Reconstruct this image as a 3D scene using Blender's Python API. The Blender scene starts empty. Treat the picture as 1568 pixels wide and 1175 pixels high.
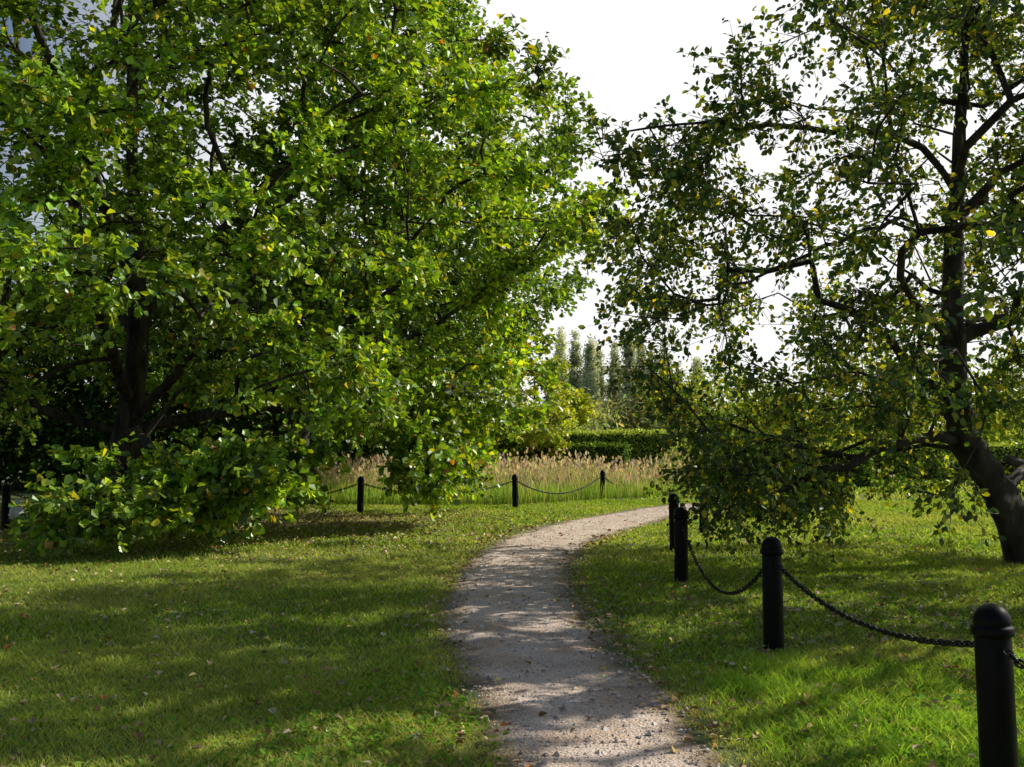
import bpy, math, time, numpy as np
from mathutils import Vector
rng=np.random.default_rng(7)
S=bpy.context.scene
S.view_settings.view_transform='Standard'; S.view_settings.look='None'; S.view_settings.exposure=0
EL=math.radians(37); AZ=math.radians(20)
SUN=Vector((math.cos(EL)*math.cos(AZ),math.cos(EL)*math.sin(AZ),math.sin(EL)))
TRI=0
# ---------------- helpers
def link(o,parent=None):
    S.collection.objects.link(o)
    if parent is not None: o.parent=parent
    return o
def empty(name,loc=(0,0,0)):
    e=bpy.data.objects.new(name,None); e.empty_display_size=.3; S.collection.objects.link(e); return e
def mkmesh(name,V,faces,mat,col=None,parent=None,smooth=False):
    global TRI
    me=bpy.data.meshes.new(name)
    V=np.asarray(V,dtype=np.float32)
    me.vertices.add(len(V)); me.vertices.foreach_set('co',V.ravel())
    loops=np.concatenate([np.asarray(f).ravel() for f in faces]).astype(np.int32)
    tot=np.concatenate([np.full(len(f),np.asarray(f).shape[1]) for f in faces])
    TRI+=int((tot-2).sum())
    st=np.concatenate([[0],np.cumsum(tot)[:-1]]).astype(np.int32)
    me.loops.add(len(loops)); me.loops.foreach_set('vertex_index',loops)
    me.polygons.add(len(tot)); me.polygons.foreach_set('loop_start',st)
    me.polygons.foreach_set('use_smooth',np.full(len(tot),smooth,dtype=bool))
    if col is not None:
        a=me.attributes.new('col','FLOAT_COLOR','POINT')
        c=np.ones((len(V),4),dtype=np.float32); c[:,:3]=col
        a.data.foreach_set('color',c.ravel())
    me.update(calc_edges=True)
    me.materials.append(mat)
    return link(bpy.data.objects.new(name,me),parent)
def nrm(a): return a/np.maximum(np.linalg.norm(a,axis=-1,keepdims=True),1e-9)
def rv(n): return nrm(rng.normal(size=(n,3)))
def fnoise(x,y,s=1.0,k=0):
    x=x*s+k*3.1; y=y*s-k*1.7
    return (np.sin(x*1.0+1.3*np.sin(y*.8+k))+np.sin(y*1.27+1.1*np.sin(x*.9+2+k))+.6*np.sin(x*2.3+y*1.9+k)+.6*np.sin(x*1.7-y*2.9+2*k))/3.2
# ---------------- materials
def newmat(name):
    m=bpy.data.materials.new(name); m.use_nodes=True; nt=m.node_tree; nt.nodes.clear()
    out=nt.nodes.new('ShaderNodeOutputMaterial'); return m,nt,out
def leafmat(name,trans=.45,tint=(1.5,1.25,.35),gloss=.06,rough=.45):
    m,nt,out=newmat(name); N=nt.nodes; L=nt.links
    at=N.new('ShaderNodeAttribute'); at.attribute_name='col'
    d=N.new('ShaderNodeBsdfDiffuse'); L.new(at.outputs['Color'],d.inputs['Color']); last=d
    if trans>0:
        mul=N.new('ShaderNodeMix'); mul.data_type='RGBA'; mul.blend_type='MULTIPLY'; mul.inputs[0].default_value=1
        mul.clamp_result=False
        L.new(at.outputs['Color'],mul.inputs[6]); mul.inputs[7].default_value=(*tint,1)
        t=N.new('ShaderNodeBsdfTranslucent'); L.new(mul.outputs[2],t.inputs['Color'])
        mx=N.new('ShaderNodeMixShader'); mx.inputs[0].default_value=trans
        L.new(d.outputs[0],mx.inputs[1]); L.new(t.outputs[0],mx.inputs[2]); last=mx
    if gloss>0:
        g=N.new('ShaderNodeBsdfGlossy'); g.inputs['Roughness'].default_value=rough; g.inputs['Color'].default_value=(.95,.97,.9,1)
        mg=N.new('ShaderNodeMixShader'); mg.inputs[0].default_value=gloss
        L.new(last.outputs[0],mg.inputs[1]); L.new(g.outputs[0],mg.inputs[2]); last=mg
    L.new(last.outputs[0],out.inputs[0])
    return m
def noisemat(name,c1,c2,scale=5,rough=.9,bump=.3,c3=None,bscale=None,dist=.02,stretch=None,detail=8,spec=.5):
    m,nt,out=newmat(name); N=nt.nodes; L=nt.links
    tc=N.new('ShaderNodeTexCoord'); mp=N.new('ShaderNodeMapping')
    L.new(tc.outputs['Object'],mp.inputs[0])
    if stretch: mp.inputs['Scale'].default_value=stretch
    n=N.new('ShaderNodeTexNoise'); n.inputs['Scale'].default_value=scale; n.inputs['Detail'].default_value=detail
    L.new(mp.outputs[0],n.inputs['Vector'])
    r=N.new('ShaderNodeValToRGB'); r.color_ramp.elements[0].position=.35; r.color_ramp.elements[1].position=.62
    r.color_ramp.elements[0].color=(*c1,1); r.color_ramp.elements[1].color=(*c2,1)
    if c3: e=r.color_ramp.elements.new(.72); e.color=(*c3,1)
    L.new(n.outputs['Fac'],r.inputs[0])
    p=N.new('ShaderNodeBsdfPrincipled'); p.inputs['Roughness'].default_value=rough; p.inputs['Specular IOR Level'].default_value=spec
    L.new(r.outputs[0],p.inputs['Base Color'])
    n2=N.new('ShaderNodeTexNoise'); n2.inputs['Scale'].default_value=bscale or scale*3; n2.inputs['Detail'].default_value=6
    L.new(mp.outputs[0],n2.inputs['Vector'])
    b=N.new('ShaderNodeBump'); b.inputs['Strength'].default_value=bump; b.inputs['Distance'].default_value=dist
    L.new(n2.outputs['Fac'],b.inputs['Height']); L.new(b.outputs[0],p.inputs['Normal'])
    L.new(p.outputs[0],out.inputs[0]); return m
M_leaf=leafmat('leaf',.48,(1.7,1.45,.3),.05,.4); M_far=leafmat('far_leaf',.4,(1.3,1.2,.6),0)
M_grass=leafmat('grass_blade',.45,(1.3,1.3,.4),0)
M_dead=leafmat('dead_leaf',0,(1.2,.9,.5),0)
M_bark=noisemat('oak_bark',(.02,.016,.013),(.085,.07,.056),6,.95,.7,bscale=14,dist=.03,stretch=(1,1,.25),spec=.2)
M_bark2=noisemat('apple_bark',(.026,.02,.016),(.08,.066,.055),4,.9,.9,c3=(.34,.29,.24),bscale=16,dist=.03,stretch=(1,1,.6),spec=.2)
M_black=noisemat('black_paint',(.002,.002,.002),(.005,.0046,.0042),12,.45,.25,bscale=60,dist=.002,spec=.14)
M_iron=noisemat('chain_iron',(.006,.006,.006),(.015,.013,.012),30,.45,.2,spec=.3)
# ---------------- ground
def path_at(y):
    ys=[-6,-3,0,3,5.1,6,7,8.4,9.7,11.5,13.3,14.9,17,18.9,21.4,23.4,25.9]
    c=[2.4,1.9,1.3,.78,.53,.43,.31,.13,.01,.0,.04,.23,.54,1.09,2.07,2.95,4.0]
    w=[1.2,1.2,1.1,1.0,1.02,1.15,1.22,1.24,1.3,1.25,1.32,1.4,1.49,1.7,1.8,1.6,1.3]
    return np.interp(y,ys,c),np.interp(y,ys,w)
pl=[]
for y in np.arange(-6,25.9,.06):
    c,w=path_at(y); pl.append((c,y,w))
cx,cy=pl[-1][:2]; ang=math.atan2(1,.45); NE=112
for i in range(NE):
    ang=max(.50,ang-.010); cx+=math.cos(ang)*.06; cy+=math.sin(ang)*.06; pl.append((cx,cy,1.3*min(1,(NE-i)/50)))
pl=np.array(pl)
for k in range(3):
    ker=np.ones(25)/25
    for j in range(3):
        pad=np.pad(pl[:,j],12,mode='edge'); sl=np.convolve(pad,ker,'valid'); pl[12:-12,j]=sl[12:-12]
tan=np.gradient(pl[:,:2],axis=0); tan=nrm(tan); nor=np.stack([tan[:,1],-tan[:,0]],1)
def path_sd(x,y):
    P=pl[::5]; out=np.empty(len(x))
    for a in range(0,len(x),20000):
        d=(x[a:a+20000,None]-P[None,:,0])**2+(y[a:a+20000,None]-P[None,:,1])**2
        j=d.argmin(1); out[a:a+20000]=np.sqrt(d[np.arange(len(j)),j])-P[j,2]/2
    return out
def edge_noise(x,y): return .11*fnoise(x,y,2.6,1)+.08*fnoise(x,y,7.5,2)+.04*fnoise(x,y,19,3)
NC=41
t=np.linspace(-1,1,NC)
PX=pl[:,0,None]+nor[:,0,None]*t[None]*(pl[:,2,None]/2+.22)
PY=pl[:,1,None]+nor[:,1,None]*t[None]*(pl[:,2,None]/2+.22)
hw=(pl[:,2,None]/2+.22)
dist_in=hw-np.abs(t)[None]*hw
en=edge_noise(PX,PY)
edge=np.clip((dist_in-.20+en)/.22,-1,1); ec=np.clip(edge,0,1)
PZ=.004+.012*ec+.008*fnoise(PX,PY,5,5)*ec+.006*fnoise(PX,PY,17,6)*ec+.003*fnoise(PX,PY,41,8)*ec-.03*np.clip(-edge,0,1)
V=np.stack([PX,PY,PZ],-1).reshape(-1,3)
n=len(pl); idx=np.arange(n*NC).reshape(n,NC)
F=np.stack([idx[:-1,:-1],idx[:-1,1:],idx[1:,1:],idx[1:,:-1]],-1).reshape(-1,4)
e=ec.reshape(-1,1)
m,nt,out=newmat('gravel_path'); N=nt.nodes; L=nt.links
tc=N.new('ShaderNodeTexCoord'); at=N.new('ShaderNodeAttribute'); at.attribute_name='col'
n1=N.new('ShaderNodeTexNoise'); n1.inputs['Scale'].default_value=70; n1.inputs['Detail'].default_value=6
n2=N.new('ShaderNodeTexNoise'); n2.inputs['Scale'].default_value=2.2; n2.inputs['Detail'].default_value=8
vo=N.new('ShaderNodeTexVoronoi'); vo.inputs['Scale'].default_value=55
for q in (n1,n2,vo): L.new(tc.outputs['Object'],q.inputs['Vector'])
r1=N.new('ShaderNodeValToRGB'); r1.color_ramp.elements[0].position=.3; r1.color_ramp.elements[1].position=.7
r1.color_ramp.elements[0].color=(.45,.34,.265,1); r1.color_ramp.elements[1].color=(.88,.73,.61,1); L.new(n1.outputs['Fac'],r1.inputs[0])
r2=N.new('ShaderNodeValToRGB'); r2.color_ramp.elements[0].position=.3; r2.color_ramp.elements[1].position=.6
r2.color_ramp.elements[0].color=(.74,.66,.56,1); r2.color_ramp.elements[1].color=(1,1,1,1); L.new(n2.outputs['Fac'],r2.inputs[0])
mu=N.new('ShaderNodeMix'); mu.data_type='RGBA'; mu.blend_type='MULTIPLY'; mu.inputs[0].default_value=1
L.new(r1.outputs[0],mu.inputs[6]); L.new(r2.outputs[0],mu.inputs[7])
mu2=N.new('ShaderNodeMix'); mu2.data_type='RGBA'; L.new(at.outputs['Color'],mu2.inputs[0])
mu2.inputs[6].default_value=(.2,.15,.08,1); L.new(mu.outputs[2],mu2.inputs[7])
p=N.new('ShaderNodeBsdfPrincipled'); p.inputs['Roughness'].default_value=.92; p.inputs['Specular IOR Level'].default_value=.15; L.new(mu2.outputs[2],p.inputs['Base Color'])
ad=N.new('ShaderNodeMath'); L.new(n1.outputs['Fac'],ad.inputs[0]); L.new(vo.outputs['Distance'],ad.inputs[1])
b=N.new('ShaderNodeBump'); b.inputs['Strength'].default_value=.7; b.inputs['Distance'].default_value=.012
L.new(ad.outputs[0],b.inputs['Height']); L.new(b.outputs[0],p.inputs['Normal']); L.new(p.outputs[0],out.inputs[0])
mkmesh('gravel_path',V,[F],m,np.repeat(e,3,1),smooth=True)
M_ground=noisemat('lawn_soil',(.08,.10,.03),(.15,.175,.05),1.3,1,.6,bscale=40,dist=.03)
g=2500
gv=np.array([[-g,-g,0],[g,-g,0],[g,g,0],[-g,g,0]]); mkmesh('ground',gv,[np.array([[0,1,2,3]])],M_ground)
M_peb=leafmat('pebble',0,(1,1,1),0)
def scatter_pebbles(nn):
    j=rng.integers(40,len(pl)-60,nn); u=rng.uniform(-1,1,nn)
    x=pl[j,0]+nor[j,0]*u*(pl[j,2]/2+.03); y=pl[j,1]+nor[j,1]*u*(pl[j,2]/2+.03)
    oct_=np.array([[1,0,0],[0,1,0],[-1,0,0],[0,-1,0],[0,0,.7],[0,0,-.4]],float)
    f=np.array([[0,1,4],[1,2,4],[2,3,4],[3,0,4]])
    s=rng.gamma(2,.0028,nn)+.003
    a=rng.uniform(0,6.28,nn); ca,sa=np.cos(a),np.sin(a)
    o=oct_[None]*s[:,None,None]*(1+.5*rng.uniform(-1,1,(nn,6,1)))
    X=o[...,0]*ca[:,None]-o[...,1]*sa[:,None]+x[:,None]; Y=o[...,0]*sa[:,None]+o[...,1]*ca[:,None]+y[:,None]
    Z=o[...,2]+.017
    c=rng.uniform(.25,.75,(nn,1))*np.array([[1,.87,.75]])
    mkmesh('gravel',np.stack([X,Y,Z],-1).reshape(-1,3),[(f[None]+6*np.arange(nn)[:,None,None]).reshape(-1,3)],M_peb,np.repeat(c,6,0))
scatter_pebbles(18000)
# ---------------- leaves
T_OAK=np.array([[0,0,0],[.38,-.26,.07],[.74,-.38,.08],[1,0,-.06],[.74,.38,.08],[.38,.26,.07]])
T_APL=np.array([[0,0,0],[.3,-.29,.08],[.68,-.27,.06],[1,0,-.1],[.68,.27,.06],[.3,.29,.08]])
LF=np.array([[0,1,2,3],[0,3,4,5]])
def leafgeo(P,A,Nn,Ls,T):
    A=nrm(A); Nn=nrm(Nn-(Nn*A).sum(1,keepdims=True)*A); B=np.cross(Nn,A)
    V=P[:,None]+Ls[:,None,None]*(T[None,:,0:1]*A[:,None]+T[None,:,1:2]*B[:,None]+T[None,:,2:3]*Nn[:,None])
    k=len(T)
    F=(LF[None]+k*np.arange(len(P))[:,None,None]).reshape(-1,4)
    return V.reshape(-1,3),F
def pick(cols,w,n,var=.18):
    cols=np.array(cols); w=np.array(w,float); w/=w.sum()
    c=cols[rng.choice(len(cols),n,p=w)]
    return np.clip(c*(1+var*rng.normal(size=(n,1)))*(1+.06*rng.normal(size=(n,3))),.004,.9)
def tube(chain_p,chain_r,sides,VV,FF,off):
    P=np.array(chain_p); R=np.array(chain_r); T=nrm(np.gradient(P,axis=0)); 
    ref=np.array([1.,.1,0]) if abs(T[0,0])<.8 else np.array([0,1.,0])
    a=np.linspace(0,2*np.pi,sides,endpoint=False); rings=[]
    for i in range(len(P)):
        u=np.cross(T[i],ref); u/=max(np.linalg.norm(u),1e-6); v=np.cross(T[i],u); ref=np.cross(u,T[i])
        lump=1+(.05*np.sin(a*3+i*.25)+.03*np.sin(a*5-i*.4)) if sides>6 else 1
        rings.append(P[i]+R[i]*((np.cos(a)*lump)[:,None]*u+(np.sin(a)*lump)[:,None]*v))
    VV.append(np.concatenate(rings)); idx=np.arange(len(P)*sides).reshape(len(P),sides)+off
    nx=np.roll(idx,-1,1)
    FF.append(np.stack([idx[:-1],nx[:-1],nx[1:],idx[1:]],-1).reshape(-1,4))
    return off+len(P)*sides
def build_tree(name,limbs,clumps,R0,bark,leafcols,leafw,Lleaf,T,ntw=12,nlf=11,twl=(.35,.85),flat=.55,droop=-.1,center=None,wander=.12,alpha=.35,leafup=.8,mat=None,pexp=2.15,limbload=.6):
    root=empty(name)
    pos=[];par=[];path=[]
    for li,l in enumerate(limbs):
        l=np.array(l,float)
        tt=np.linspace(0,len(l)-1,(len(l)-1)*4+1); 
        pts=np.stack([np.interp(tt,np.arange(len(l)),l[:,k]) for k in range(3)],1)
        for _ in range(4): pts[1:-1]=.25*pts[:-2]+.5*pts[1:-1]+.25*pts[2:]
        pts[1:-1]+=rng.normal(size=pts[1:-1].shape)*wander*(.08 if li==0 else .2)
        if li==0: prev=-1; start=0
        else:
            prev=int(((np.array(pos)-pts[0])**2).sum(1).argmin()); start=1
        for q in pts[start:]:
            pl_=0 if prev<0 else path[prev]+np.linalg.norm(q-pos[prev])
            pos.append(q); par.append(prev); path.append(pl_); prev=len(pos)-1
    nb=len(pos)
    cen=np.array(center)
    order=np.argsort(np.linalg.norm(clumps-cen,axis=1))
    cap=nb+len(clumps)*8; PA=np.zeros((cap,3)); PL=np.full(cap,1e9); PA[:nb]=pos; PL[:nb]=path
    OKN=np.ones(cap,bool); 
    for i in range(nb):
        if pos[i][2]<limbs[0][0][2]+1.0: OKN[i]=False
    cnt=nb; par=par+[0]*(cap-nb); load=np.zeros(cap); endnode=[]
    for ci in order:
        c=clumps[ci]
        d=np.linalg.norm(PA[:cnt]-c,axis=1)
        cost=d+alpha*PL[:cnt]*.5+np.where(OKN[:cnt],0,1e3)
        j=int(cost.argmin()); L_=d[j]; k=min(7,max(1,int(L_/.45)))
        prev=j; p0=PA[j].copy(); bow=rng.normal(size=3)*wander*L_*.5+np.array([0,0,.10*L_])
        for s in range(1,k+1):
            f=s/k; q=p0+(c-p0)*f+bow*math.sin(math.pi*f)
            if s<k: q=q+rng.normal(size=3)*wander*.25
            PA[cnt]=q; PL[cnt]=PL[prev]+L_/k; par[cnt]=prev; prev=cnt; cnt+=1
        load[prev]+=1; endnode.append(prev)
    ch=[[] for _ in range(cnt)]
    for i in range(cnt-1,0,-1):
        if par[i]>=0 : ch[par[i]].append(i)
    for i in range(cnt-1,0,-1): 
        if load[i]==0: load[i]=limbload
        load[par[i]]+=load[i]
    rad=R0*(load[:cnt]/load[0])**(1/pexp); rad=np.maximum(rad,.008)
    zb=limbs[0][0][2]
    flare=1+.55*np.exp(-np.maximum(PA[:cnt,2]-zb,0)/.28)
    VV=[];FF=[];off=0; stack=[(0,None)]
    while stack:
        s,p_=stack.pop(); cp=[];cr=[]
        if p_ is not None: cp.append(PA[p_]); cr.append(min(rad[p_],rad[s]*1.25))
        cur=s
        while True:
            cp.append(PA[cur]); cr.append(rad[cur]*(flare[cur] if PA[cur][2]<zb+1.2 and rad[cur]>.1 else 1))
            if not ch[cur]: break
            k=sorted(ch[cur],key=lambda q:-rad[q])
            for o in k[1:]: stack.append((o,cur))
            cur=k[0]
        if len(cp)>1:
            off=tube(cp,cr,14 if max(cr)>.12 else (7 if max(cr)>.04 else 4),VV,FF,off)
    en_=np.array(endnode); C=PA[en_]; D=nrm(PA[en_]-PA[np.array([par[i] for i in en_])])
    outw=nrm(C-cen)
    K=len(C); ci=np.repeat(np.arange(K),ntw); n=len(ci)
    td=D[ci]*.45+outw[ci]*.45+rv(n)*1.0; td[:,2]*=flat; td[:,2]+=droop; td=nrm(td)
    tl=rng.uniform(*twl,n)*rng.uniform(.75,1.2,K)[ci]
    tb=C[ci]-D[ci]*rng.uniform(0,.35,n)[:,None]
    te=tb+td*tl[:,None]+np.array([0,0,1.])*(droop*.5*tl**2)[:,None]
    te[:,2]=np.maximum(te[:,2],.25)
    u=nrm(np.cross(td,np.array([.3,.2,1.]))); v=np.cross(td,u); tv=[]
    for pnt,rr in ((tb,.006),(te,.002)):
        for a in (0,2.09,4.19): tv.append(pnt+rr*(math.cos(a)*u+math.sin(a)*v))
    tv=np.stack(tv,1).reshape(-1,3); b=6*np.arange(n)[:,None]+off
    tf=np.concatenate([b+np.array([[0,1,4,3]]),b+np.array([[1,2,5,4]]),b+np.array([[2,0,3,5]])])
    VV.append(tv);FF.append(tf)
    mkmesh('trunk_and_branches',np.concatenate(VV),[np.concatenate(FF)],bark,parent=root,smooth=True)
    ti=np.repeat(np.arange(n),nlf); q=len(ti)
    f=rng.uniform(0.15,1.05,q)**.7
    P=tb[ti]+(te-tb)[ti]*f[:,None]+rng.normal(size=(q,3))*.035
    A=nrm(td[ti]*.7+rv(q)*.9); A[:,2]-=.18
    Nn=np.array([0,0,leafup])+outw[ci[ti]]*.35+rv(q)*.65
    Ls=Lleaf*rng.uniform(.65,1.25,q)
    V,F=leafgeo(P,A,Nn,Ls,T)
    col=pick(leafcols,leafw,q)
    clf=(1+.2*rng.normal(size=(K,1)))[ci[ti]]; col=np.clip(col*clf,.003,.9)
    mkmesh('foliage',V,[F],mat or M_leaf,np.repeat(col,len(T),0),parent=root)
    print(name,'leaves',q,'clumps',K)
    return root
def crown(cx,cy,zs,rs,n,shell=.35,lump=.14,seed=0,keep=None):
    out=[]
    zs=np.array(zs,float); rs=np.array(rs,float)
    while len(out)<n:
        zz=rng.uniform(zs[0],zs[-1]); r=np.interp(zz,zs,rs)
        if rng.uniform()>(r/rs.max())**1.0: continue
        ph=rng.uniform(-math.pi,math.pi)
        lum=1+lump*math.sin(3*ph+zz*1.1+seed)+lump*.8*math.sin(5*ph-zz*1.9+seed*2)+lump*.5*math.sin(9*ph+zz*3)
        rr=r*lum*(1-abs(rng.exponential(shell*.45))); 
        if rr<.3: continue
        p=np.array([cx+rr*math.cos(ph),cy+rr*math.sin(ph),zz])
        if keep is not None and not keep(p,ph,rr/r): continue
        out.append(p)
    return np.array(out)
def sc(c,k): return [tuple(v*k for v in q) for q in c]
OAK=[(.16,.29,.028),(.26,.43,.034),(.38,.53,.04),(.06,.13,.02),(.56,.54,.05),(.46,.22,.04)]
OAKW=[5,5,3.6,3.0,.7,.12]
def posts_clear(r,z): return (abs(r+.152)<.034 and z<2.0) or (r<-.45 and z<1.5) or (r>-.045 and z<2.3)
def keep1(p,ph,f):
    r=p[0]/p[1]; z=p[2]
    if p[1]>25 and rng.uniform()<.7: return False
    if z<2.6 and f<.72: return False
    if r<-.62 and rng.uniform()<.6: return False
    if posts_clear(r,z): return False
    if 1.5<z<3.1 and r<-.16 and rng.uniform()<.62: return False
    if z<3.3 and -.43<r<-.345 and z>1.3: return False
    return True
c1=crown(-9,22.6,[.7,2,4,7,10,13,15.5,17.5],[8.2,8.7,9.0,9.2,8.4,6.6,4.2,1.2],1010,.42,.17,1,keep1)
sk=[]
while len(sk)<105:
    ph=rng.uniform(-2.15,-.05); r=8.9*(1+.07*math.sin(4*ph+1))*rng.uniform(.86,1.03); z=rng.uniform(.55,1.6) if ph<-.75 else rng.uniform(.7,2.4)
    p=(-9+r*math.cos(ph),22.6+r*math.sin(ph)*.95,z); q=p[0]/p[1]
    if -.43<q<-.34 and z>1.2: continue
    if posts_clear(q,z): continue
    sk.append(p)
sk+=[(-5.0,15.8,1.0),(-5.2,16.2,1.3),(-4.7,15.4,1.2),(-5.5,16.0,.9),(-4.3,15.6,1.0),(-3.9,15.2,1.1),(-3.7,15.9,.9)]
c1=np.concatenate([c1,np.array(sk)])
l1=[[(-9.1,23.2,-.1),(-9.05,23.2,.9),(-8.9,23.1,1.9),(-8.75,23,2.9),(-8.6,22.9,5),(-8.9,22.8,8),(-8.8,22.6,11.5),(-9,22.6,15)],
 [(-8.85,23,2.1),(-7.5,22,3.2),(-5.8,20.8,4.8),(-4,19.5,6.0)],
 [(-8.8,23,2.6),(-8.5,20.8,3.8),(-8,18.4,5.2),(-7.3,16.2,6.2)],
 [(-9,23,1.9),(-11,22.2,2.6),(-13,20.8,3.8),(-15,19.8,4.6)],
 [(-8.9,23,1.8),(-8,21.2,2.0),(-6.9,18.8,1.7),(-5.6,16.4,1.3),(-4.9,15.2,1.1)],
 [(-8.9,23,2.0),(-6.8,22.6,2.4),(-4.5,22,2.5),(-2.4,21.3,2.1)],
 [(-8.7,22.9,4.5),(-6.5,23,7),(-4.3,23,9.3),(-2.8,22.8,10.6)],
 [(-8.7,22.9,5),(-8.8,20.5,7.6),(-9,18,9.8)],[(-8.6,22.9,4),(-10.5,24.5,6),(-12.5,26,8)],
 [(-8.8,22.8,6.5),(-11,21.5,9),(-13,20.5,11)]]
build_tree('oak_tree',l1,c1,.37,M_bark,OAK,OAKW,.148,T_OAK,12,12,(.35,.9),.5,-.02,(-9,22.6,6.5),pexp=1.95)
def keep2(p,ph,f):
    if p[1]>34 and rng.uniform()<.75: return False
    if p[0]<-7 and rng.uniform()<.6: return False
    r=p[0]/p[1]
    rm=np.interp(p[2],[4.4,5.0,6.2,7,8,10.3,11.3,12.0,12.8,14,16],[-.03,.02,.04,.055,.07,.074,.068,.04,-.01,-.03,-.05])
    return r<rm
c2=crown(-5.6,31.5,[3.0,4.5,7,10,12.5,15,17.5,19.5],[7.2,8.2,8.6,8.6,7.6,6.2,4.0,1.2],580,.4,.12,4,keep2)
l2=[[(-6.6,30.6,-.1),(-6.6,30.6,1.5),(-6.5,30.7,3),(-6.2,30.9,6),(-5.9,31.2,10),(-5.6,31.5,15)],
 [(-6.4,30.7,3.2),(-3.5,30.5,5.5),(-.5,30.5,7.5),(1.3,30.6,8.6)],[(-6.2,30.9,5.5),(-3.2,31,9),(-1,31,12)],
 [(-6.4,30.7,3.6),(-7,28,6),(-7.2,25.5,8)],[(-6.4,30.7,4),(-9.5,31,7),(-12,31,9)]]
build_tree('oak_tree',l2,c2,.33,M_bark,[(.11,.22,.03),(.16,.28,.036),(.23,.35,.04),(.06,.13,.02)],[4,5,2.5,3],.18,T_OAK,12,10,(.45,1.1),.55,-.02,(-5.6,31.5,8),pexp=1.95)
# apple tree right
APL=[(.055,.115,.024),(.09,.165,.028),(.16,.245,.03),(.4,.42,.035),(.6,.54,.045)]
APW=[5,5,3,2.4,.7]
def keep3(p,ph,f):
    x,y,z=p; r=x/y
    if y>15.2 and rng.uniform()<.4: return False
    if y>14.2 and z>4.6 and x<6 and rng.uniform()<.7: return False
    if z<1.9 and x>5.0 and y<14.6: return False
    if z<3 and x>5.6 and y<13.5: return False
    if z<2.0 and r<.17: return False
    if z<4.5 and r<.10: return False
    if x<3.8 and 2.9<z<3.7 and rng.uniform()<.6: return False
    if z>5.6 and r<.26-(6.8-z)*.09: return False
    if y<13.4 and abs(r-.447)<.03 and 1.2<z<5.0: return False
    return True
c3=crown(6.3,13.3,[.8,1.5,2.5,3.5,4.5,5.2,5.9,7,8,9.2],[3.7,4.4,4.7,4.8,5.1,5.2,4.4,3.4,2.5,.6],450,.75,.10,2,keep3)
c3=np.concatenate([c3,np.array([(1.0,10.8,5.1),(1.25,11,4.7),(1.35,11.2,4.2),(1.5,11.4,3.8),(1.9,11.5,5.1),(2.4,11.3,5.3),(1.45,11.4,3.1),(1.5,11.5,2.6),(2.0,11.8,2.2),(1.7,11,4.9),(2.1,11,4.5),(1.9,11.6,3.4),(2.6,11.9,1.5),(2.3,11.7,1.8),
 (2.75,12.8,1.2),(2.9,13,.8),(3.2,12.9,1.3),(3.5,13.1,.8),(3.7,13,1.4),(4.0,13.3,1.0),(4.3,13.2,1.5),(4.5,13.6,.9),(3.0,13.3,1.6),(3.5,13.6,1.7)])])
l3=[[(7.15,13.9,-.1),(7.0,13.9,.5),(6.65,13.8,1.1),(6.2,13.7,1.7),(6.02,13.6,2.3),(6.0,13.5,3.3),(6.1,13.5,4.6),(6.15,13.4,6.3),(6.35,13.4,8)],
 [(6.05,13.5,4.2),(5.8,13.3,4.55),(5.1,12.8,4.6),(4.3,12.3,4.2),(3.4,11.9,3.85),(2.5,11.5,3.45),(1.9,11.2,3.05)],
 [(6.12,13.5,5.2),(5.2,12.8,5.7),(4.0,12.2,5.6),(2.7,11.5,5.35),(1.5,11.0,5.2),(1.0,10.8,5.0)],
 [(6.2,13.7,1.7),(5.3,13.2,1.75),(4.2,12.7,1.4),(3.3,12.4,1.05),(2.6,12.2,.85)],
 [(6.02,13.6,3.1),(6.9,13.3,3.3),(8.2,13,3.9),(9.5,13,4.4)],
 [(6.1,13.5,4.8),(7.2,13.0,5.8),(8.4,12.5,6.6)],[(6.0,13.5,3.6),(5.4,14.6,4.6),(4.6,16,5.3)],
 [(6.05,13.5,4.4),(5.6,12.2,5.2),(5.0,10.8,5.4),(4.6,9.8,5.2)]]
build_tree('apple_tree',l3,c3,.23,M_bark2,APL,APW,.088,T_APL,13,12,(.25,.8),.9,-.28,(6.2,13.4,4.2),wander=.18,leafup=.35,pexp=1.85,limbload=.7)
# shade tree to the right of the walk
c4=crown(11.0,11.2,[8.6,9.6,11,12.5,13.6],[1.8,2.8,2.8,2.0,.8],40,.9,.25,5)
l4=[[(11.8,11.6,-.1),(11.7,11.6,1.5),(11.7,11.6,3.2),(11.6,11.6,6),(11.3,11.4,9),(11.1,11.2,12)],[(11.6,11.6,5.5),(10.7,11.0,7.4),(9.8,10.4,9.2)],[(11.6,11.6,6),(12,10.1,7.8),(12.2,9.4,9.4)]]
build_tree('linden_tree',l4,c4,.2,M_bark,APL,APW,.15,T_APL,13,12,(.3,.75),.6,-.1,(11.3,11.5,8))
c5=np.array([[3.25,6.0,2.9],[3.6,6.1,3.1],[4.4,5.6,3.4],[6,5.2,3.6],[8.2,3.2,4.4],[9.2,2.2,4.1],[7.6,1.6,4.2],[10,4.6,4.6],[9,1,4.4],[10.2,2.6,4.6]])
l5=[[(9.2,3.3,-.1),(9.1,3.3,1.2),(8.9,3.4,2.2),(8.7,3.4,4),(8.6,3.4,5)],[(8.9,3.4,2.4),(7,4.6,3.1),(5.2,5.4,3.3),(3.9,5.9,3.0),(3.2,6.0,2.85)],[(8.9,3.4,2.3),(8,2.6,3.5),(7,1.8,4.2)]]
build_tree('apple_tree',l5,c5,.14,M_bark2,APL,APW,.085,T_APL,11,10,(.3,.8),.9,-.25,(8.8,3.4,3.6),wander=.2,leafup=.4)
c6=crown(.9,40,[1.2,2.2,3.4,4.6,5.4],[1.2,1.9,2.0,1.3,.4],80,.7,.15,3)
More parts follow.
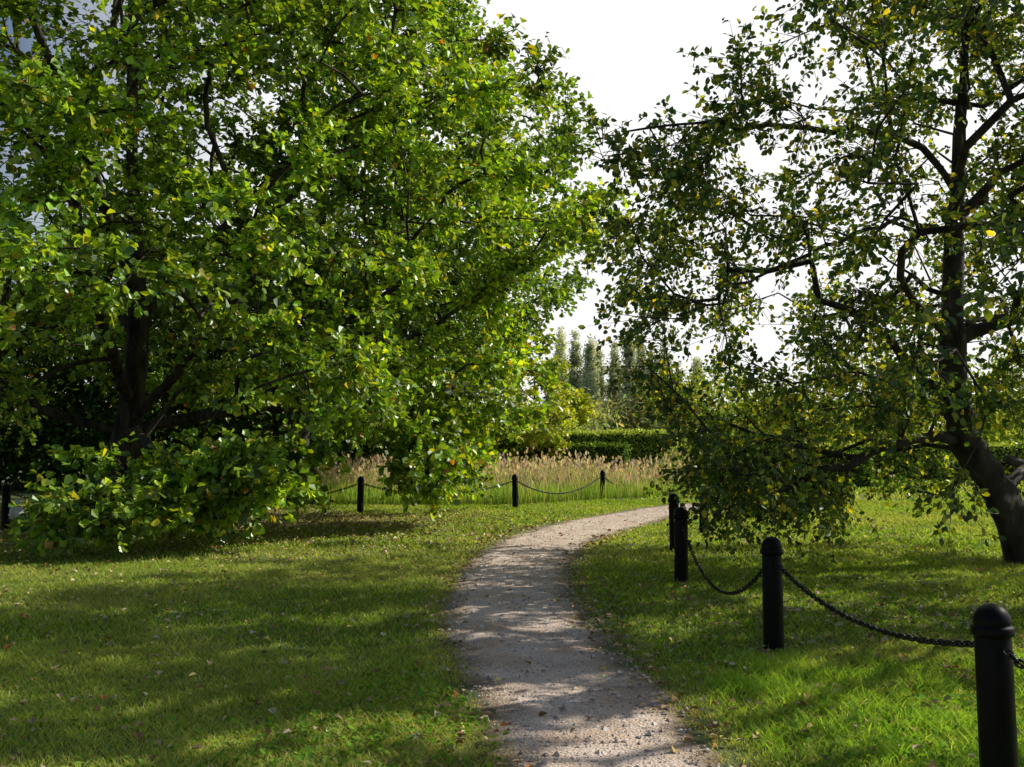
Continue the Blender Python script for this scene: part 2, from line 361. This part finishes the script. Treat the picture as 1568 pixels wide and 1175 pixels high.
build_tree('maple_tree',[[(.9,40,-.1),(.95,40,1),(.9,40,2.5),(.9,40,4.5)]],c6,.09,M_bark,[(.4,.48,.06),(.32,.44,.05),(.52,.52,.07)],[4,4,2],.16,T_OAK,10,10,(.3,.7),.6,-.05,(.9,40,2.6))
# ---------------- foliage masses
def mass(name,ells,cols,w,leaf,dens=26,per=22,trunk=True,mat=None,cl=.10,spread=1.3):
    root=empty(name); P=[];O=[];cf=[]
    VV=[];FF=[];off=0
    for (x,y,z,rx,ry,rz) in ells:
        area=4*math.pi*((rx*ry)**1.6/3+(rx*rz)**1.6/3+(ry*rz)**1.6/3)**(1/1.6)
        k=int(dens*area/(leaf*leaf*per)*.12)+4
        d=rv(k); r=1-np.abs(rng.exponential(.14,k)); r*=1+.16*np.sin(d[:,0]*5+x)*np.sin(d[:,2]*6+y)+.10*np.sin(d[:,1]*9+d[:,2]*7+x)
        C=d*np.array([rx,ry,rz])*r[:,None]+np.array([x,y,z])
        s=cl*min(rx,rz)+leaf*spread
        p=np.repeat(C,per,0)+rng.normal(size=(k*per,3))*np.array([s,s,s*.7])
        P.append(p);O.append(np.repeat(d,per,0)); cf.append(np.repeat(1+.22*rng.normal(size=k),per)*(1+.18*rng.normal()))
        if trunk and z-rz>-.5:
            off=tube([(x,y,-.1),(x+.1,y,z*.5),(x,y,z+rz*.5)],[min(.25,rz*.07),min(.2,rz*.05),.04],7,VV,FF,off)
    P=np.concatenate(P);O=np.concatenate(O);cf=np.concatenate(cf)
    ok=P[:,2]>.05; P=P[ok];O=O[ok];cf=cf[ok]; q=len(P)
    V,F=leafgeo(P,rv(q),O*.6+np.array([0,0,.5])+rv(q)*.7,leaf*rng.uniform(.6,1.3,q),T_OAK)
    V=V.reshape(-1,6,3)[:,[0,1,3,5]].reshape(-1,3); F=np.arange(4*q).reshape(q,4)
    col=np.clip(pick(cols,w,q)*cf[:,None],.003,.8)
    mkmesh('foliage',V,[F],mat or M_far,np.repeat(col,4,0),parent=root)
    if VV: mkmesh('trunks',np.concatenate(VV),[np.concatenate(FF)],M_bark,parent=root,smooth=True)
    print(name,q)
DK=[(.05,.09,.018),(.07,.125,.022),(.11,.17,.028)]
el=[]
for i in range(22):
    x=-44+i*1.95+rng.normal()*.6; el.append((x,41+rng.uniform(-2,5),rng.uniform(4,8),rng.uniform(2.4,4),3,rng.uniform(4,6.5)))
for i in range(20): el.append((-40+i*2.0,38+rng.uniform(-1.5,1.5),1.4,1.7,1.5,1.6))
mass('woodland',el,DK,[4,4,2],.34,26)
el=[]
for (x,y,h,r) in [(14,66,6.6,4),(19,60,6,4),(25,64,8,5),(31,58,7,4.5),(38,62,9,5),(45,58,8,5),(52,63,9,5),(16,56,3,2.4),(28,52,3.4,2.6),(22,54,2.6,2.2)]:
    el.append((x,y,h*.52,r,r,h*.52))
mass('shrubs_and_small_trees',el,[(.28,.36,.05),(.38,.45,.06),(.2,.3,.04),(.55,.5,.07)],[4,4,3,1],.36,26,cl=.12)
el=[]
for i in range(60):
    x=-110+i*5+rng.normal()*2; d=rng.uniform(175,215); h=rng.uniform(7,11)
    el.append((x,d,h*.5,rng.uniform(3.5,5.5),4,h*.55))
for i in range(16):
    x=1+i*2.0; h=rng.uniform(4.6,7.2); el.append((x,108+rng.uniform(-4,8),h*.5,1.7,1.9,h*.5))
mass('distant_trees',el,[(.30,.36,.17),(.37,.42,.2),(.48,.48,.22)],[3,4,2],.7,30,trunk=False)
el=[]
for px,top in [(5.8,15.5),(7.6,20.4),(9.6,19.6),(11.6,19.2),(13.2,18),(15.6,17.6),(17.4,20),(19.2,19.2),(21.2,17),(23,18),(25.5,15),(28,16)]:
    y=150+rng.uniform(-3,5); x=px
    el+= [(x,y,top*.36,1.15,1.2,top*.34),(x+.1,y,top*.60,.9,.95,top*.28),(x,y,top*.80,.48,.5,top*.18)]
mass('poplar_trees',el,[(.54,.6,.46),(.64,.68,.54),(.44,.5,.38)],[3,3,2],.42,90,trunk=False,spread=.55)  # distant haze put into the leaf colour as a paler grey-green
# ---------------- hedges
def hedge(name,pts,w,h,cols,cw,leaf=.1,dens=500):
    root=empty(name); pts=np.array(pts,float); Vs=[];Fs=[];off=0; P=[];Nn=[]
    for a,b in zip(pts[:-1],pts[1:]):
        L=np.linalg.norm(b-a); d=(b-a)/L; nn=np.array([d[1],-d[0]])
        for kind,ar in (('t',L*w),('f',L*h),('k',L*h*.5),('e',w*h)):
            k=int(ar*dens); s=rng.uniform(0,1,k)*L; u=rng.uniform(-.5,.5,k)*w; zz=rng.uniform(.02,1,k)*h
            if kind=='t': zz=np.full(k,h); no=np.array([0,0,1.])
            elif kind=='f': u=np.full(k,w/2); no=np.array([nn[0],nn[1],.2])
            elif kind=='k': u=np.full(k,-w/2); no=np.array([-nn[0],-nn[1],.2])
            else: s=np.where(rng.uniform(size=k)<.5,0.,L); no=np.array([-d[0],-d[1],.2])
            q=np.stack([a[0]+d[0]*s+nn[0]*u,a[1]+d[1]*s+nn[1]*u,zz],1)
            wob=.08*fnoise(q[:,0]+q[:,2]*2,q[:,1],1.7,3)
            q+=np.array(no)*wob[:,None]+rng.normal(size=q.shape)*.045
            P.append(q);Nn.append(np.tile(no,(k,1)))
        c=[]; ii=.08
        for s,u in ((ii,-w/2+ii),(L-ii,-w/2+ii),(L-ii,w/2-ii),(ii,w/2-ii)):
            for z in (0,h-ii): c.append((a[0]+d[0]*s+nn[0]*u,a[1]+d[1]*s+nn[1]*u,z))
        Vs.append(np.array(c)); Fs.append(np.array([[0,2,3,1],[2,4,5,3],[4,6,7,5],[6,0,1,7],[1,3,5,7]])+off); off+=8
    mkmesh('hedge_core',np.concatenate(Vs),[np.concatenate(Fs)],M_hc,parent=root)  # solid dark green box added as filler behind the leaf shell
    P=np.concatenate(P);Nn=np.concatenate(Nn);q=len(P)
    V,F=leafgeo(P,rv(q),Nn+rv(q)*.7,leaf*rng.uniform(.6,1.3,q),T_APL)
    mkmesh('leaves',V,[F],M_far,np.repeat(pick(cols,cw,q,.25),6,0),parent=root)
M_hc=noisemat('hedge_inside',(.012,.02,.007),(.03,.045,.014),8,1,.5)
HG=[(.42,.53,.12),(.52,.62,.15),(.34,.44,.1)]
HD=sc(DK,1.8)
hedge('clipped_hedge',[(-2,41),(4.6,40)],1.0,1.68,HD,[3,3,2],.12,300)
hedge('clipped_hedge',[(-1,50),(3.5,50),(10,46)],2.4,2.3,HG,[3,3,1],.13,240)
hedge('clipped_hedge',[(7.4,38),(14,39.5)],1.0,1.35,HD,[3,3,2],.12,260)
hedge('clipped_hedge',[(12,50),(34,47)],1.2,1.7,HG,[3,3,1],.14,150)
mass('rounded_shrub',[(7.0,40,.85,.9,.9,.95),(7.9,40.5,.7,.8,.8,.8)],HG,[3,3,2],.11,30,trunk=False)
# ---------------- meadow
def blades(x,y,h,w,bend,col,seg,mat,name,parent=None,z0=0):
    n=len(x); a=rng.uniform(0,6.28,n); b=rng.uniform(0,6.28,n)
    wx,wy=np.cos(a)*w/2,np.sin(a)*w/2; bx,by=np.cos(b)*bend*h,np.sin(b)*bend*h
    z0=np.full(n,z0) if np.isscalar(z0) else z0
    if seg==1:
        V=np.stack([np.stack([x-wx,y-wy,z0],1),np.stack([x+wx,y+wy,z0],1),np.stack([x+bx,y+by,z0+h],1)],1)
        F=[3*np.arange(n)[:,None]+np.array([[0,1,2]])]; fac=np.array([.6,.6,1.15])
    else:
        m1=.55
        V=np.stack([np.stack([x-wx,y-wy,z0],1),np.stack([x+wx,y+wy,z0],1),
          np.stack([x+wx*.8+bx*.35,y+wy*.8+by*.35,z0+h*m1],1),np.stack([x-wx*.8+bx*.35,y-wy*.8+by*.35,z0+h*m1],1),
          np.stack([x+bx,y+by,z0+h],1)],1)
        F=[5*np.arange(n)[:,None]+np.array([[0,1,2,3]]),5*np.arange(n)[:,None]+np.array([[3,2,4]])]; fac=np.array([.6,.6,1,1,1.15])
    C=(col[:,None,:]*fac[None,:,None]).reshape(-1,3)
    return mkmesh(name,V.reshape(-1,3),F,mat,np.clip(C,0,.9),parent=parent)
md=empty('meadow')
n=36000
x=rng.uniform(-9,9.5,n); y=rng.uniform(27.6,38,n); y=27.4+(y-27.4)**1.25*.6
front=27.6+np.clip(x-0,0,9)*.95+.4*fnoise(x,y,1,2)
ok=(y>front)&(path_sd(x,y)>1.3); x=x[ok];y=y[ok];n=len(x)
hh=rng.uniform(.35,1.1,n)*(1+.3*fnoise(x,y,1.2,4)+.2*fnoise(x,y,4,1))
near=(y-front[ok])<1.3; hh[near]*=.6
cc=pick([(.55,.47,.3),(.58,.45,.36),(.36,.46,.12),(.27,.4,.08),(.66,.6,.42)],[4,2.8,3.4,3.4,2],n)
cc[near]=pick([(.28,.46,.08),(.38,.52,.09),(.55,.5,.2)],[4,4,1],near.sum())
blades(x,y,hh,rng.uniform(.012,.03,n),.22,cc,2,M_far,'tall_grass',md)
k=rng.choice(n,min(n,6500),replace=False); k=k[~near[k]]
P=np.stack([x[k],y[k],hh[k]+rng.normal(size=len(k))*.08],1)
V,F=leafgeo(P,np.array([0,0,1.])+rv(len(k))*.4,rv(len(k)),rng.uniform(.10,.18,len(k)),T_APL)
mkmesh('seed_heads',V,[F],M_far,np.repeat(pick([(.62,.46,.42),(.65,.56,.44),(.45,.33,.25)],[3,3,2],len(k)),6,0),parent=md)
# ---------------- lawn
gr=empty('grass')
def lawncol(x,y,n):
    c=pick([(.26,.41,.05),(.37,.53,.07),(.52,.66,.11),(.74,.70,.32),(.16,.27,.03)],[4,4,2.4,1.0,1.5],n,.22)
    dry=np.clip(fnoise(x,y,.55,7)*.6+.1,0,1)+np.clip((.35-path_sd(x,y))/.5,0,.6)+.3*np.clip(fnoise(x,y,2.1,9),0,1)
    dry=np.clip(dry,0,.75)[:,None]
    lush=(1-.25*np.clip(fnoise(x,y,1.1,15),0,1))[:,None]
    return (c*(1-dry)+dry*np.array([[.66,.62,.22]])*(1+.15*rng.normal(size=(n,1))))*lush
def lawn(y0,y1,dens,hm,w,seg,name,pad=.8):
    area=(y1-y0)*2*(.53*y1+pad); n=int(area*dens)
    y=rng.uniform(y0,y1,n); x=rng.uniform(-1,1,n)*(.53*y1+pad)
    ok=np.abs(x)<.53*y+pad; x=x[ok];y=y[ok]
    sd=path_sd(x,y)+edge_noise(x,y); ok=(sd>-.03)&((sd>.12)|(rng.uniform(size=len(x))<.45)); 
    x=x[ok];y=y[ok];sd=sd[ok]
    bare=fnoise(x,y,1.4,12)*.5+fnoise(x,y,5,13)*.5; ok=(bare>-.62)|(rng.uniform(size=len(x))<.35)
    ok&=~((y>27.3)&(x<9)&(y>27.6+np.clip(x,0,9)*.95))
    x=x[ok];y=y[ok];sd=sd[ok]
    uo=np.exp(-(((x+9)/8)**2+((y-22)/4.5)**2)**2); ok=rng.uniform(size=len(x))>uo*.8; x=x[ok];y=y[ok];sd=sd[ok]
    n=len(x); h=rng.uniform(.5,1.3,n)*hm*(1+.35*fnoise(x,y,1.9,3)+.25*fnoise(x,y,6,8))*np.clip(.45+sd*1.6,.45,1)
    blades(x,y,h,w*rng.uniform(.6,1.3,n),.95,lawncol(x,y,n),seg,M_grass,name,gr)
    print(name,n)
lawn(3.8,8,4400,.045,.006,2,'near_blades')
lawn(8,14,1800,.045,.0115,1,'middle_blades')
lawn(14,30,450,.055,.026,1,'far_blades')
lawn(30,75,40,.10,.08,1,'distant_blades')
n=8000; c=rng.uniform([1.3,4.2],[4.4,7.6],(110,2)); k=rng.integers(0,110,n)
x=c[k,0]+rng.normal(size=n)*.09; y=c[k,1]+rng.normal(size=n)*.09; ok=path_sd(x,y)>.25; x=x[ok];y=y[ok];n=len(x)
blades(x,y,rng.uniform(.06,.13,n),rng.uniform(.004,.009,n),.8,pick([(.26,.44,.06),(.38,.54,.08)],[1,1],n),2,M_grass,'tufts',gr)
def herbs(cx,cy,sx,sy,n,s):
    x=cx+rng.normal(size=n)*sx; y=cy+rng.normal(size=n)*sy
    ok=path_sd(x,y)+edge_noise(x,y)>.06; x=x[ok];y=y[ok];n=len(x)
    P=np.stack([x,y,rng.uniform(.01,.05,n)],1); A=rv(n); A[:,2]=np.abs(A[:,2])*.4
    V,F=leafgeo(P,A,np.array([0,0,1.])+rv(n)*.5,s*rng.uniform(.5,1.4,n),T_OAK*np.array([1,1.1,1]))
    return V,F,pick([(.15,.29,.04),(.22,.38,.05)],[1,1],n)
VV=[];FF=[];CC=[];off=0
for a in [(-.75,5.9,.45,.6,1700,.034),(-1.3,5.2,.6,.5,800,.034),(2.4,5.6,.6,.6,1500,.038),(3.2,6.6,.5,.6,600,.036),(-3,8,2,1.6,1000,.03),(1.8,9,.5,1.5,600,.03),(4,9,1.2,1.2,600,.03)]:
    V,F,C=herbs(*a); VV.append(V);FF.append(F+off);CC.append(np.repeat(C,6,0)); off+=len(V)
mkmesh('clover',np.concatenate(VV),[np.concatenate(FF)],M_grass,np.concatenate(CC))
def fallen(n,x,y):
    P=np.stack([x,y,rng.uniform(.02,.05,n)],1)
    A=rv(n); A[:,2]*=.3
    V,F=leafgeo(P,A,np.array([0,0,1.])+rv(n)*.55,rng.uniform(.03,.07,n)*np.where(y>16,1.3,1),T_OAK*np.array([1,1,2.2]))
    return V,F,pick([(.46,.33,.19),(.6,.47,.3),(.3,.18,.09),(.6,.48,.15),(.42,.18,.06)],[4,3.5,3,1.2,.8],n)
n1=12000; x=-9+rng.normal(size=n1)*5.8; y=19.6+rng.normal(size=n1)*3.4; k=(path_sd(x,y)>.0); x1,y1=x[k],y[k]
n2=3800; y2=rng.uniform(3.5,24,n2); x2=rng.uniform(-1,1,n2)*(.6*y2+1)
n3=900; j=rng.integers(60,420,n3); sg=np.where(rng.uniform(size=n3)<.6,1,-1); o=pl[j,2]/2+rng.normal(size=n3)*.13+.08
x3=pl[j,0]+nor[j,0]*sg*o; y3=pl[j,1]+nor[j,1]*sg*o
x4=rng.normal(size=1400)*1.6+3.6; y4=rng.normal(size=1400)*2+9; k=path_sd(x4,y4)>0; x4=x4[k];y4=y4[k]
k=(path_sd(x2,y2)>0)|(rng.uniform(size=n2)<.15); x2=x2[k];y2=y2[k]
X=np.concatenate([x1,x2,x3,x4]);Y=np.concatenate([y1,y2,y3,y4])
V,F,C=fallen(len(X),X,Y); mkmesh('fallen_leaves',V,[F],M_dead,np.repeat(C,6,0))
m_l=noisemat('leaf_litter',(.09,.062,.034),(.24,.16,.09),9,1,.8,bscale=40)
a=np.linspace(0,2*np.pi,72,endpoint=False); rr=1+.12*np.sin(3*a+1)+.08*np.sin(7*a)+.05*np.sin(13*a)
lv=np.stack([-9.3+7.2*rr*np.cos(a),22.3+3.6*rr*np.sin(a),np.full(72,.004)],1)
mkmesh('leaf_litter',np.concatenate([lv]),[np.arange(72)[None]],m_l)
# ---------------- bollards
def lathe(prof,sides=40):
    a=np.linspace(0,2*np.pi,sides,endpoint=False); P=np.array(prof)
    V=np.stack([P[:,0,None]*np.cos(a),P[:,0,None]*np.sin(a),np.repeat(P[:,1,None],sides,1)],-1).reshape(-1,3)
    idx=np.arange(len(P)*sides).reshape(len(P),sides); nx=np.roll(idx,-1,1)
    return V,np.stack([idx[:-1],nx[:-1],nx[1:],idx[1:]],-1).reshape(-1,4)
prof=[(.084,-.1),(.083,.0),(.081,.02),(.079,.4),(.078,.735),(.076,.742),(.076,.75),(.089,.756),(.091,.765),(.091,.785),(.088,.794),(.080,.799),(.079,.806)]
for i in range(0,11):
    q=i/10*math.pi/2; prof.append((.080*math.cos(q)+.001,.81+.085*math.sin(q)))
BV,BF=lathe(prof)
posts=[(2.3,.7),(2.18,4.55),(2.06,7.95),(2.0,11.9),(2.5,15.4),(3.55,18.6),(5.2,22)]
posts2=[(-13.6,16.8),(-9.72,19.25),(-6.9,21.9),(-3.7,24.4),(.09,26.4),(2.8,31.0),(4.45,34.6),(5.6,37.6)]
def post(p,i):
    o=mkmesh('bollard',BV,[BF],M_black,smooth=True); o.location=(p[0],p[1],0); o.rotation_euler=(rng.normal()*.012,rng.normal()*.012,rng.uniform(0,6))
for i,p in enumerate(posts+posts2): post(p,i)
def linkgeo(Lh=.026,Wh=.0135,r=.0052,n=12,m=6):
    a=np.linspace(0,2*np.pi,n,endpoint=False); 
    cxx=np.sign(np.cos(a))*(Lh-Wh)*(np.abs(np.cos(a))>.01)+Wh*np.cos(a); cyy=Wh*np.sin(a)
    b=np.linspace(0,2*np.pi,m,endpoint=False)
    V=np.stack([cxx[:,None]+r*np.cos(b)[None]*np.cos(a)[:,None],cyy[:,None]+r*np.cos(b)[None]*np.sin(a)[:,None],np.repeat(r*np.sin(b)[None],n,0)],-1).reshape(-1,3)
    idx=np.arange(n*m).reshape(n,m); i2=np.roll(idx,-1,0)
    return V,np.stack([idx,i2,np.roll(i2,-1,1),np.roll(idx,-1,1)],-1).reshape(-1,4)
LV,LFc=linkgeo()
def chain(p,q,sag,z=.70,sc=1.0):
    p=np.array([*p,z]);q=np.array([*q,z]); d=nrm(q-p); p=p+d*.085; q=q-d*.085
    tt=np.linspace(0,1,400); C=p+(q-p)*tt[:,None]; C[:,2]-=sag*4*tt*(1-tt)
    s=np.concatenate([[0],np.cumsum(np.linalg.norm(np.diff(C,axis=0),axis=1))]); k=int(s[-1]/(.041*sc)); ss=np.linspace(0,s[-1],k+1)
    Q=np.stack([np.interp(ss,s,C[:,j]) for j in range(3)],1); mid=(Q[1:]+Q[:-1])/2; T=nrm(Q[1:]-Q[:-1])
    side=nrm(np.cross(T,np.array([0,0,1.]))); up=np.cross(side,T)
    alt=(np.arange(k)%2)*math.pi/2+.6+rng.normal(size=k)*.15
    U=np.cos(alt)[:,None]*side+np.sin(alt)[:,None]*up; W=np.cross(T,U)
    V=mid[:,None]+sc*(LV[None,:,0:1]*T[:,None]+LV[None,:,1:2]*U[:,None]+LV[None,:,2:3]*W[:,None])
    F=(LFc[None]+len(LV)*np.arange(k)[:,None,None]).reshape(-1,4)
    mkmesh('barrier_chain',V.reshape(-1,3),[F],M_iron,smooth=True)
for (a,b,s) in zip(posts[:-1],posts[1:],[.25,.17,.50,.35,.35,.35]): chain(a,b,s,sc=1.15)
for (a,b,s) in zip(posts2[:-1],posts2[1:],[.3,.3,.3,.3,.42,.35,.3]): chain(a,b,s,sc=1.5)
a=np.linspace(0,2*np.pi,20,endpoint=False); rows=[]
for i,(r,z) in enumerate([(.01,.62),(.03,.60),(.05,.55),(.10,.47),(.135,.38),(.14,.30),(.11,.24),(.03,.22)]):
    k=1+.16*np.sin(5*a+i*1.3)+.1*np.sin(8*a-i*2); rows.append(np.stack([r*k*np.cos(a),.7*r*k*np.sin(a),np.full(20,z)+.012*np.sin(6*a+i)],1))
V=np.concatenate(rows); idx=np.arange(160).reshape(8,20); nx=np.roll(idx,-1,1)
o=mkmesh('plastic_bag',V,[np.stack([idx[:-1],nx[:-1],nx[1:],idx[1:]],-1).reshape(-1,4)],noisemat('white_plastic',(.55,.53,.52),(.75,.74,.74),9,.35,.5))
o.location=(-9.47,19.15,0)
# ---------------- sun, sky
sl=bpy.data.lights.new('sun','SUN'); sl.energy=5; sl.angle=math.radians(.42); sl.color=(1,.96,.87)
so=bpy.data.objects.new('sun',sl); so.rotation_euler=SUN.to_track_quat('Z','Y').to_euler(); so.location=(20,5,20); link(so)
W=bpy.data.worlds.new('World'); S.world=W; W.use_nodes=True; nt=W.node_tree; N=nt.nodes; L=nt.links
bg=N['Background']; bg.inputs['Strength'].default_value=.08
sk=N.new('ShaderNodeTexSky'); sk.sky_type='NISHITA'; sk.sun_disc=False; sk.sun_elevation=EL; sk.sun_rotation=math.pi/2-AZ
sk.air_density=1.0; sk.dust_density=1.0
tc=N.new('ShaderNodeTexCoord')
no=N.new('ShaderNodeTexNoise'); no.inputs['Scale'].default_value=2.2; no.inputs['Detail'].default_value=7
mp=N.new('ShaderNodeMapping'); mp.inputs['Scale'].default_value=(1,1,2.5); L.new(tc.outputs['Generated'],mp.inputs[0]); L.new(mp.outputs[0],no.inputs['Vector'])
dp=N.new('ShaderNodeVectorMath'); dp.operation='DOT_PRODUCT'; L.new(tc.outputs['Generated'],dp.inputs[0]); dp.inputs[1].default_value=(.38,.90,.20)
m2=N.new('ShaderNodeMath'); m2.operation='MULTIPLY_ADD'; L.new(dp.outputs['Value'],m2.inputs[0]); m2.inputs[1].default_value=5.0; m2.inputs[2].default_value=-3.8
m3=N.new('ShaderNodeMath'); m3.operation='MULTIPLY_ADD'; L.new(no.outputs['Fac'],m3.inputs[0]); m3.inputs[1].default_value=1.4; L.new(m2.outputs[0],m3.inputs[2]); m3.use_clamp=True
mx=N.new('ShaderNodeMix'); mx.data_type='RGBA'; L.new(m3.outputs[0],mx.inputs[0]); L.new(sk.outputs[0],mx.inputs[6]); mx.inputs[7].default_value=(13.4,13.4,13.6,1)
L.new(mx.outputs[2],bg.inputs['Color'])
# ---------------- camera
cam=bpy.data.cameras.new('camera'); cam.lens=35; cam.sensor_width=36; cam.clip_end=6000; cam.clip_start=.05
co=bpy.data.objects.new('camera',cam); co.location=(0,0,1.6); co.rotation_euler=(math.radians(93.66),0,0); link(co); S.camera=co
print('TRIS',TRI)
